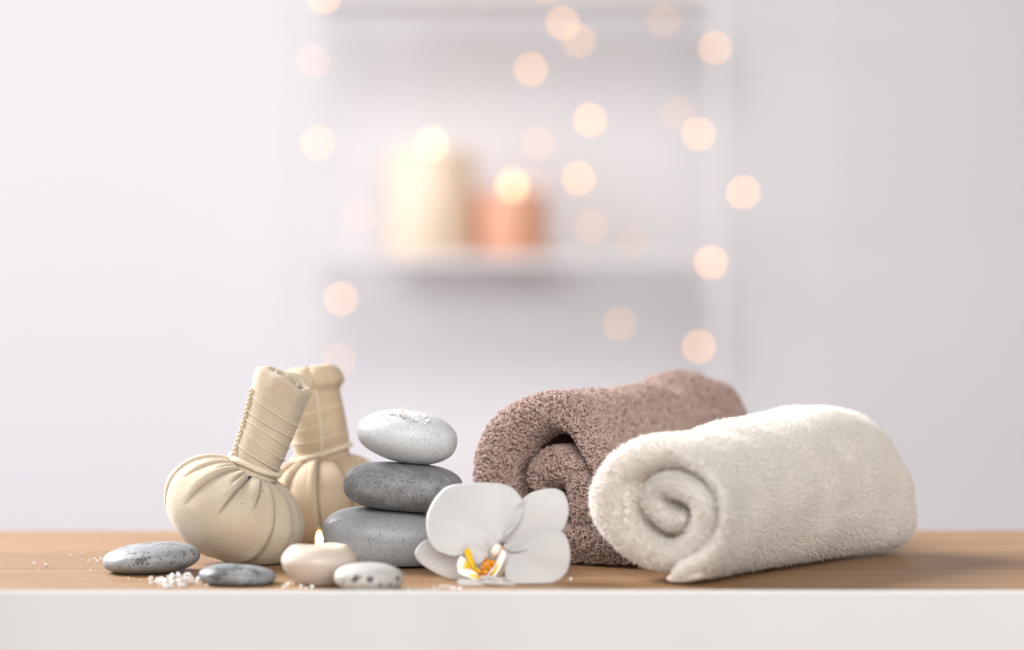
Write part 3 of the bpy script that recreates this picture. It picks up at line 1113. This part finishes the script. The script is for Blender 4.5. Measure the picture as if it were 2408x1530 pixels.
def towel(name, label, body, mat, pile, n_pile, seed, hem=None):
    (V, Fs), A, U, P0 = body
    F = Fs[0]
    F = outward(V, F)
    rs = np.random.RandomState(seed)
    s_ax = (V[F].mean(1) - P0) @ A
    cz = V[F].mean(1)
    q = V[F]
    nrm = np.cross(q[:, 2] - q[:, 0], q[:, 3] - q[:, 1])
    nrm /= np.linalg.norm(nrm, axis=1, keepdims=True) + 1e-12
    # leave pile off the faces buried between layers deep inside the roll, and off the underside
    bv = BVHTree.FromPolygons([Vector(v) for v in V], [tuple(int(i) for i in f) for f in F])
    ok = np.ones(len(F))
    for i in range(len(F)):
        if cz[i, 2] < 0.003 and nrm[i, 2] < -0.5:
            ok[i] = 0
            continue
        if s_ax[i] > 0.03:
            h = bv.ray_cast(Vector(cz[i] + nrm[i] * 0.0006), Vector(nrm[i]), 0.05)
            if h[0] is not None: ok[i] = 0
    p, nn, idx = sample_surface(V, F, n_pile, rs, ok)
    t1 = np.cross(nn, rs.normal(size=nn.shape))
    t1 /= np.linalg.norm(t1, axis=1, keepdims=True)
    lean = np.stack([wob(p, 160, seed + 5), wob(p, 160, seed + 6), wob(p, 160, seed + 7)], 1)
    if pile == 'loop':
        k = 7
        tau = np.linspace(0, 1, k)
        H = 0.0032 * (0.7 + 0.6 * rs.rand(n_pile))
        W = 0.0015 * (0.6 + 0.9 * rs.rand(n_pile))
        t2 = np.cross(nn, t1)
        side = (rs.rand(n_pile) - 0.5) * 0.0022
        up = np.sin(np.pi * tau) ** 0.8
        ctr = p[:, None] - nn[:, None] * 0.0004 + nn[:, None] * (H[:, None] * up[None])[:, :, None] \
            + t1[:, None] * (W[:, None] * (np.cos(np.pi * tau))[None] * -1)[:, :, None] \
            + t2[:, None] * (side[:, None] * np.sin(2 * np.pi * tau)[None] + 0.0011 * rs.normal(size=(n_pile, 1)) * up[None])[:, :, None] \
            + lean[:, None] * (0.0007 * up)[None, :, None]
        ctr[:, :, 2] = np.maximum(ctr[:, :, 2], 0.0006)
        rad = (0.00044 + 0.00013 * rs.rand(n_pile))[:, None] * np.array([0.8, 1, 1.05, 1.05, 1.05, 1, 0.8])[None]
        sides = 5
    else:
        k = 4
        tau = np.linspace(0, 1, k)
        H = 0.0019 * (0.55 + 0.75 * rs.rand(n_pile)) * (1 + 0.8 * np.exp(-np.maximum((p - P0) @ A, 0) / 0.012))
        dirv = nn * 0.9 + 0.42 * rs.normal(size=nn.shape) * np.array([1, 1, 1]) + 0.38 * lean
        dirv /= np.linalg.norm(dirv, axis=1, keepdims=True)
        cur = 0.0007 * rs.normal(size=nn.shape)
        ctr = p[:, None] - nn[:, None] * 0.0005 + dirv[:, None] * (H[:, None] * tau[None])[:, :, None] + cur[:, None] * (tau ** 2)[None, :, None]
        ctr[:, :, 2] = np.maximum(ctr[:, :, 2], 0.0004)
        rad = (0.00021 + 0.00008 * rs.rand(n_pile))[:, None] * np.array([1.0, 1.0, 0.75, 0.12])[None]
        sides = 3
    V2, F2 = worms(p, ctr, rad, sides)
    me = mesh(name, np.vstack([V, V2]), [np.concatenate([F, F2 + len(V)])])
    tint = np.concatenate([np.full(len(V), 0.25), np.repeat(np.clip(0.5 + 0.28 * rs.normal(size=n_pile), 0, 1), k * sides)]).astype(np.float32)
    at_ = me.attributes.new('tint', 'FLOAT', 'POINT')
    if len(me.vertices) == len(tint): at_.data.foreach_set('value', tint)
    root = P0
    o = link(name, me, mat)
    # put the object's origin at the towel's base
    off = Vector((float(V[:, 0].mean()), float(V[:, 1].mean()), 0))
    me.transform(Matrix.Translation(-off))
    o.location = off
    tag(o, label, 'towel')
    return o


def lerp(*kv):
    xs, ys = zip(*kv)
    return lambda x: float(np.interp(x, xs, ys))


def smooth_lerp(*kv):
    xs, ys = zip(*kv)
    xx = np.linspace(0, 1, 101)
    yy = np.interp(xx, xs, ys)
    ker = np.hanning(19); ker /= ker.sum()
    yy = np.convolve(np.pad(yy, 9, mode='edge'), ker, 'valid')
    return lambda x: float(np.interp(x, xx, yy))


CREAM = [([(1600, 1226, 20), (1558, 1225, 29), (1519, 1194, 33), (1528, 1152, 30), (1575, 1139, 36), (1628, 1165, 33), (1644, 1220, 32), (1614, 1285, 34), (1545, 1312, 35),
           (1468, 1275, 42), (1426, 1190, 55), (1455, 1103, 47), (1530, 1067, 37), (1605, 1072, 28), (1664, 1122, 20), (1690, 1195, 17), (1684, 1265, 18), (1650, 1320, 23), (1596, 1350, 24)],
          [0.004, 0.005, 0.004, 0.002, 0.0, 0.001, 0.003, 0.002, 0.0, -0.002, -0.003, -0.002, 0.0, 0.002, 0.004, 0.004, 0.002, -0.002, -0.004])]
cream = towel_body(1.492, 1560, 33, 0.268, CREAM, smooth_lerp((0, 1), (0.5, 1.0), (1, 1.0)), smooth_lerp((0, 1), (0.25, 1.02), (0.6, 1.10), (0.85, 1.14), (1, 1.10)),
                   smooth_lerp((0, 0), (1, 0.0)), seed=31, flare=0.017, round_b=0.010)
cream_o = towel('rolled_towel', 'rolled cream white towel with a spiral end in front of the brown towel', cream, mat_terry('cream_terry', (0.98, 0.962, 0.935), (0.96, 0.935, 0.90), 0.5), 'fibre', 190000, 41)

hem, hA, hU, hP = towel_body(1.492, 1560, 33, 0.040, [([(1570, 1361, 11), (1605, 1359, 12), (1645, 1352, 12)], [-0.002, 0.0])],
                             lambda x: 1.0, lambda x: 1.0, lambda x: 0.0, nst=30, amp=0.0003, round_f=0.004, round_b=0.004)
hme = mesh('hem', hem[0], hem[1])
hme.transform(Matrix.Translation(-cream_o.location))
link('hem', hme, plain('woven_hem', (0.68, 0.62, 0.555), 0.9), cream_o)

BROWN = [([(1420, 1200, 16), (1400, 1130, 17), (1368, 1050, 20), (1330, 990, 29), (1270, 970, 38), (1200, 1002, 43), (1153, 1065, 44), (1146, 1140, 42), (1164, 1215, 40), (1230, 1272, 38),
           (1330, 1281, 33), (1430, 1285, 32), (1475, 1235, 26), (1450, 1180, 22)],
          [0.01, 0.008, 0.006, 0.003, 0.0, 0.0, 0.0, 0.0, 0.0, 0.0, 0.0]),
         ([(1350, 1238, 25), (1347, 1180, 29), (1326, 1118, 36), (1282, 1101, 42), (1246, 1118, 34), (1252, 1152, 24)], [0.006, 0.006, 0.008, 0.008, 0.010, 0.012]),
         ([(1240, 1311, 12), (1340, 1312, 14), (1480, 1310, 14)], [0.004, 0.004, 0.004])]
brown = towel_body(1.622, 1270, 30, 0.262, BROWN, smooth_lerp((0, 1), (0.5, 0.98), (1, 1.02)), smooth_lerp((0, 1), (0.2, 1.0), (0.45, 0.985), (0.65, 1.03), (0.85, 1.10), (1, 1.02)),
                   smooth_lerp((0, 0), (1, 0.0)), seed=33, amp=0.002)
towel('rolled_towel', 'rolled dusty brown terry towel behind the cream towel and the orchid', brown, mat_terry('brown_terry', (0.60, 0.445, 0.40), (0.40, 0.28, 0.242), 0.2), 'loop', 52000, 43)

# ------------------------------------------------------------------ orchid
OD = 1.512
orchid = empty('orchid_flower', (at(1180, 1385, OD).x, at(1180, 1385, OD).y, 0))
tag(orchid, 'white orchid blossom with yellow and orange throat leaning on the stones', 'flower')


def zp(X, Y):
    """flower close-up coordinates -> frame pixels"""
    return 970 + 0.1845 * X, 1117 + 0.1845 * Y


def petal(name, root, outline, depth, mat, thick=0.00035, rr=22, na=110, closed=False):
    """a blade from its root to a smooth outline; depth(rho, ang_frac, dx, dy) gives metres behind the flower's centre"""
    pts = [zp(*p) for p in outline]
    s = spline(pts, na)
    rx, ry = zp(*root)
    rho = np.linspace(0.02, 1, rr) ** 0.85
    V, UV = [], []
    for r_ in rho:
        for k in range(na):
            x = rx + (s[k, 0] - rx) * r_
            y = ry + (s[k, 1] - ry) * r_
            d = OD + depth(r_, k / (na - 1), (x - rx), (y - ry))
            V.append(at(x, y, d) - orchid.location)
            UV.append((r_, k / (na - 1)))
    V = np.array(V)
    me = mesh(name, V, [grid_faces(rr, na, wrap=False)])
    uv_from(me, np.array(UV))
    o = link(name, me, mat, orchid)
    md = o.modifiers.new('solid', 'SOLIDIFY')
    md.thickness = thick
    md.offset = 0
    zmin = (V[:, 2] + 0).min()
    return o


def cup(amount, edge, tx=0.0, ty=0.0, base=0.0, fold=0.0, wave=0.0, nw=3, ph=0.0):
    """a petal bowed towards the viewer in the middle and back at its rim, tilted tx, ty metres per 100 px"""
    def f(r, k, dx, dy):
        mid = 1 - abs(2 * k - 1)
        return base + tx * dx / 100 + ty * dy / 100 - amount * math.sin(r * math.pi * 0.56) + 0.2 * edge * r ** 3 \
            + 0.13 * amount * math.cos(2 * math.pi * 3.3 * k + 1.0) * r * (1.25 - r) \
            - fold * math.exp(-((k - 0.5) / 0.10) ** 2) * r * (1.2 - r) + wave * math.sin(nw * math.pi * 2 * k + ph) * r ** 3
    return f


# back sepals first, petals over them
petal('sepal', (1080, 930), [(900, 830), (400, 800), (180, 830), (100, 880), (45, 950), (28, 1010), (75, 1105), (200, 1200), (350, 1282), (500, 1338), (640, 1352), (800, 1280), (1000, 1100)],
      cup(0.004, 0.002, tx=-0.004, base=0.008, wave=0.0008), M_PETAL)
petal('sepal', (1150, 895), [(1160, 800), (1210, 690), (1270, 520), (1360, 360), (1480, 250), (1620, 195), (1800, 174), (1920, 225), (1980, 345), (1996, 480), (1965, 600), (1910, 720), (1760, 860), (1560, 950), (1350, 985), (1240, 975)],
      cup(0.007, 0.003, tx=0.004, base=0.006, fold=0.0045, wave=0.0012), M_PETAL)
petal('petal', (1145, 890), [(1165, 790), (1205, 700), (1290, 630), (1380, 565), (1424, 430), (1392, 310), (1300, 190), (1150, 118), (900, 100), (620, 112), (430, 158), (300, 285), (205, 450), (174, 600), (200, 800), (285, 950), (400, 1005), (520, 1035),
      (640, 1005), (740, 930), (900, 900)], cup(0.0065, 0.004, tx=-0.002, ty=-0.008, base=0.000, fold=0.0035, wave=0.0016, nw=2), M_PETAL)
petal('petal', (1185, 935), [(1260, 982), (1400, 974), (1540, 940), (1640, 858), (1705, 742), (1800, 690), (1900, 722), (1980, 830), (2014, 1000), (2000, 1150), (1950, 1268), (1850, 1350), (1700, 1402), (1540, 1432), (1330, 1432), (1210, 1400), (1175, 1200)],
      cup(0.006, 0.003, tx=0.001, ty=-0.008, base=-0.001, fold=0.004, wave=0.0014, nw=2), M_PETAL)
petal('petal', (1250, 1350), [(1150, 1310), (950, 1322), (800, 1352), (650, 1330), (578, 1348), (572, 1380), (630, 1412), (760, 1432), (950, 1440), (1150, 1446), (1350, 1440)],
      cup(0.003, 0.0, tx=0.002, ty=-0.006, base=-0.022, wave=0.0012, nw=2), M_PETAL)
# lip: side lobes, front lobe, callus, column
petal('lip_lobe', (800, 1230), [(790, 1100), (740, 960), (675, 945), (668, 1010), (720, 1120)], cup(0.001, 0.0, base=-0.012, tx=-0.004, ty=0.004),
      plain('lip_yellow', (0.80, 0.52, 0.02), 0.45), rr=14, na=50)
petal('lip_lobe', (980, 1010), [(1068, 890), (1010, 820), (930, 772), (850, 764), (770, 790), (715, 850), (690, 900), (720, 960), (780, 1080), (830, 1140), (920, 1080)],
      cup(0.003, 0.002, base=-0.0115), M_PETAL, rr=16, na=70)
petal('lip_lobe', (740, 1180), [(690, 1090), (655, 1060), (625, 1035), (590, 1065), (570, 1140), (575, 1215), (625, 1250), (690, 1240)],
      cup(-0.004, -0.003, base=-0.014), M_LIP, rr=12, na=50)
petal('lip_lobe', (845, 1320), [(870, 1365), (800, 1345), (720, 1310), (620, 1275), (585, 1230), (640, 1215), (720, 1208), (785, 1235), (830, 1280)],
      cup(0.002, 0.003, base=-0.020, ty=-0.01), M_LIP, rr=12, na=50)
petal('lip_lobe', (900, 1250), [(790, 1235), (700, 1110), (655, 1075), (650, 1180), (740, 1215), (830, 1320), (960, 1295)],
      cup(-0.002, 0.0, base=-0.012), plain('lip_deep_yellow', (0.72, 0.50, 0.02), 0.45), rr=12, na=50)
petal('lip_lobe', (990, 1290), [(955, 1285), (1000, 1215), (1075, 1130), (1115, 1040), (1135, 960), (1165, 965), (1192, 1020), (1165, 1100), (1120, 1200), (1060, 1288)],
      cup(0.003, 0.002, base=-0.013), M_LIP, rr=14, na=50)
petal('lip_lobe', (1110, 1180), [(1185, 1100), (1190, 1170), (1150, 1260), (1090, 1310), (1050, 1290), (1095, 1240)],
      cup(0.001, 0.002, base=-0.009), plain('lip_olive', (0.40, 0.36, 0.22), 0.5), rr=10, na=40)
petal('lip_lobe', (970, 1330), [(850, 1320), (880, 1298), (960, 1288), (1060, 1298), (1120, 1330), (1180, 1390), (1100, 1400), (960, 1388), (880, 1365)],
      cup(0.003, 0.003, base=-0.028, ty=-0.006), M_PETAL, rr=12, na=50)
# column: a small nub over the throat
cV, cF = uv_sphere(24, 16)
cV = cV * np.array([0.0031, 0.0036, 0.0038])
cV[:, 0] += 0.0012 * np.clip(cV[:, 2] / 0.004, -1, 1)
o = link('column', mesh('column', cV, cF), plain('column_blush', (0.84, 0.74, 0.66), 0.4), orchid)
o.location = at(*zp(1065, 965), OD - 0.0165) - orchid.location
# callus: knobbly orange crest
parts = []
rsC = np.random.RandomState(5)
for k in range(26):
    X, Y = 935 + rsC.normal() * 42, 1165 + rsC.normal() * 50
    cxp = at(*zp(X, Y), OD - 0.0125 + rsC.normal() * 0.0012) - orchid.location
    v, f = uv_sphere(8, 6)
    parts.append((v * (0.0013 + 0.0011 * rsC.rand()) * np.array([1, 1, 1.25]) + np.array(cxp), f))
tC = NT('callus_orange')
tC.l(tC.ramp(tC.noise(tC.coords(), 420, 3, 0.6), [(0.36, (0.22, 0.06, 0.01)), (0.52, (0.66, 0.23, 0.012)), (0.72, (0.80, 0.42, 0.02))]), tC.b.inputs['Base Color'])
tC.set(Roughness=0.45)
link('callus', mesh('callus', *merge(parts)), tC.m, orchid)

# ------------------------------------------------------------------ salt crystals
import bmesh
crystal_meshes = []
for k in range(8):
    rsS = np.random.RandomState(100 + k)
    bm = bmesh.new()
    for q in range(10):
        v = rsS.normal(size=3)
        v = v / np.linalg.norm(v) * (0.85 + 0.25 * rsS.rand())
        bm.verts.new(Vector(v * np.array([1.0, 0.85, 0.72])))
    g = bmesh.ops.convex_hull(bm, input=bm.verts)
    bmesh.ops.delete(bm, geom=[e for e in g['geom_interior'] if isinstance(e, bmesh.types.BMVert)], context='VERTS')
    me = bpy.data.meshes.new('salt_crystal')
    bm.to_mesh(me)
    bm.free()
    me.materials.append(M_SALT)
    crystal_meshes.append(me)
rsX = np.random.RandomState(77)


def crystal(x, y, z, size, label, group):
    o = bpy.data.objects.new('salt_crystal', crystal_meshes[rsX.randint(8)])
    COL.objects.link(o)
    o.location = (x, y, z + size * 0.62)
    o.rotation_euler = (rsX.rand() * 0.7, rsX.rand() * 0.7, rsX.rand() * 6.28)
    s = size * (0.85 + 0.3 * rsX.rand())
    o.scale = (s, s * (0.8 + 0.3 * rsX.rand()), s * (0.75 + 0.35 * rsX.rand()))
    tag(o, label, 'salt crystal', group)
    return o


def ground(px, py):
    d = CAM_H * FPX / (py - 765)
    return at(px, py, d)


# heap between the pitted stone and the charcoal stone
n_heap = 0
placed = []
while n_heap < 88:
    px = 415 + rsX.normal() * 36
    d = 1.495 + rsX.normal() * 0.014
    if not (343 < px < 500) or not (1.462 < d < 1.527): continue
    x, y = (px - 1204) / FPX * d, CAM_Y + d
    sz_ = 0.0009 + 0.0021 * rsX.rand() ** 1.6
    hgt = 0.0055 * math.exp(-((px - 430) / 34) ** 2 - ((d - 1.497) / 0.014) ** 2) * rsX.rand()
    crystal(x, y, hgt, sz_, 'white salt crystal in the heap between the pitted stone and the charcoal stone', 'salt crystals in the heap')
    n_heap += 1
# scattered to the left, behind and before the pitted stone
for px, py, s in ((80, 1329, 3.0), (110, 1333, 3.4), (156, 1331, 1.4), (167, 1308, 1.8), (193, 1303, 1.6), (192, 1317, 1.1), (210, 1320, 1.8), (222, 1318, 2.4), (236, 1316, 2.6), (229, 1322, 2.0), (205, 1325, 1.3), (243, 1320, 2.0),
                  (186, 1340, 1.0), (214, 1344, 1.6), (90, 1340, 1.2)):
    p = ground(px, py)
    crystal(p.x, p.y, 0, s * 0.00062, 'tiny loose salt crystal on the bare wood left of the pitted stone', 'loose salt crystals at the left')
for px, py, s in ((247, 1363, 1.2), (262, 1371, 1.5), (302, 1362, 1.5), (320, 1374, 1.1), (330, 1366, 1.5), (296, 1379, 1.3), (335, 1376, 1.4), (252, 1368, 1.4), (305, 1382, 1.6)):
    p = ground(px, py)
    crystal(p.x, p.y, 0, s * 0.00062, 'tiny salt crystal before the pitted stone, left of the heap', 'salt crystals before the pitted stone')
for px, py, s in ((678, 1379, 3.2), (693, 1377, 2.8), (706, 1384, 3.2), (720, 1387, 2.4), (734, 1386, 3.0), (668, 1385, 2.4)):
    p = ground(px, py)
    crystal(p.x, p.y, 0, s * 0.00072, 'white salt crystal at the foot of the small burning candle', 'salt crystals at the candle')
for px, py, s in ((1022, 1388, 2.0), (1034, 1385, 2.8), (1046, 1387, 2.6), (1058, 1385, 2.4), (1068, 1388, 2.6), (1082, 1388, 2.2), (962, 1390, 2.0)):
    p = ground(px, py)
    crystal(p.x, p.y, 0, s * 0.0008, 'white salt crystal under the left side of the orchid', 'salt crystals under the orchid')
p = ground(1342, 1366)
crystal(p.x, p.y, 0, 0.0017, 'lone white salt crystal on the wood right of the orchid', None)
# on the top stone
bv_top = BVHTree.FromPolygons([Vector(v) for v in v_top], [tuple(p.vertices) for p in st_top.data.polygons])
camv = Vector((0, CAM_Y, CAM_H))
for X, Y, s in ((640, 330, 2.6), (700, 275, 3.2), (745, 280, 3.0), (785, 285, 3.0), (885, 270, 4.4), (865, 300, 3.0), (915, 315, 3.4), (955, 350, 3.8), (1000, 390, 3.0), (1080, 380, 3.2), (1118, 318, 2.4), (1205, 325, 3.8), (1258, 350, 2.6),
                (1266, 402, 3.4), (1216, 430, 3.0), (1025, 492, 2.2), (1150, 330, 2.0)):
    px, py = 793.8 + 0.1691 * X, 929 + 0.1691 * Y
    for t in range(40):
        dv = at(px, py, 1.0) - camv
        h = bv_top.ray_cast(camv, dv.normalized())
        if h[0] is not None: break
        py += 2
    if h[0] is None: continue
    crystal(h[0].x, h[0].y, h[0].z, s * 0.00078, 'white salt crystal lying on the topmost pale stone', 'salt crystals on the top stone')
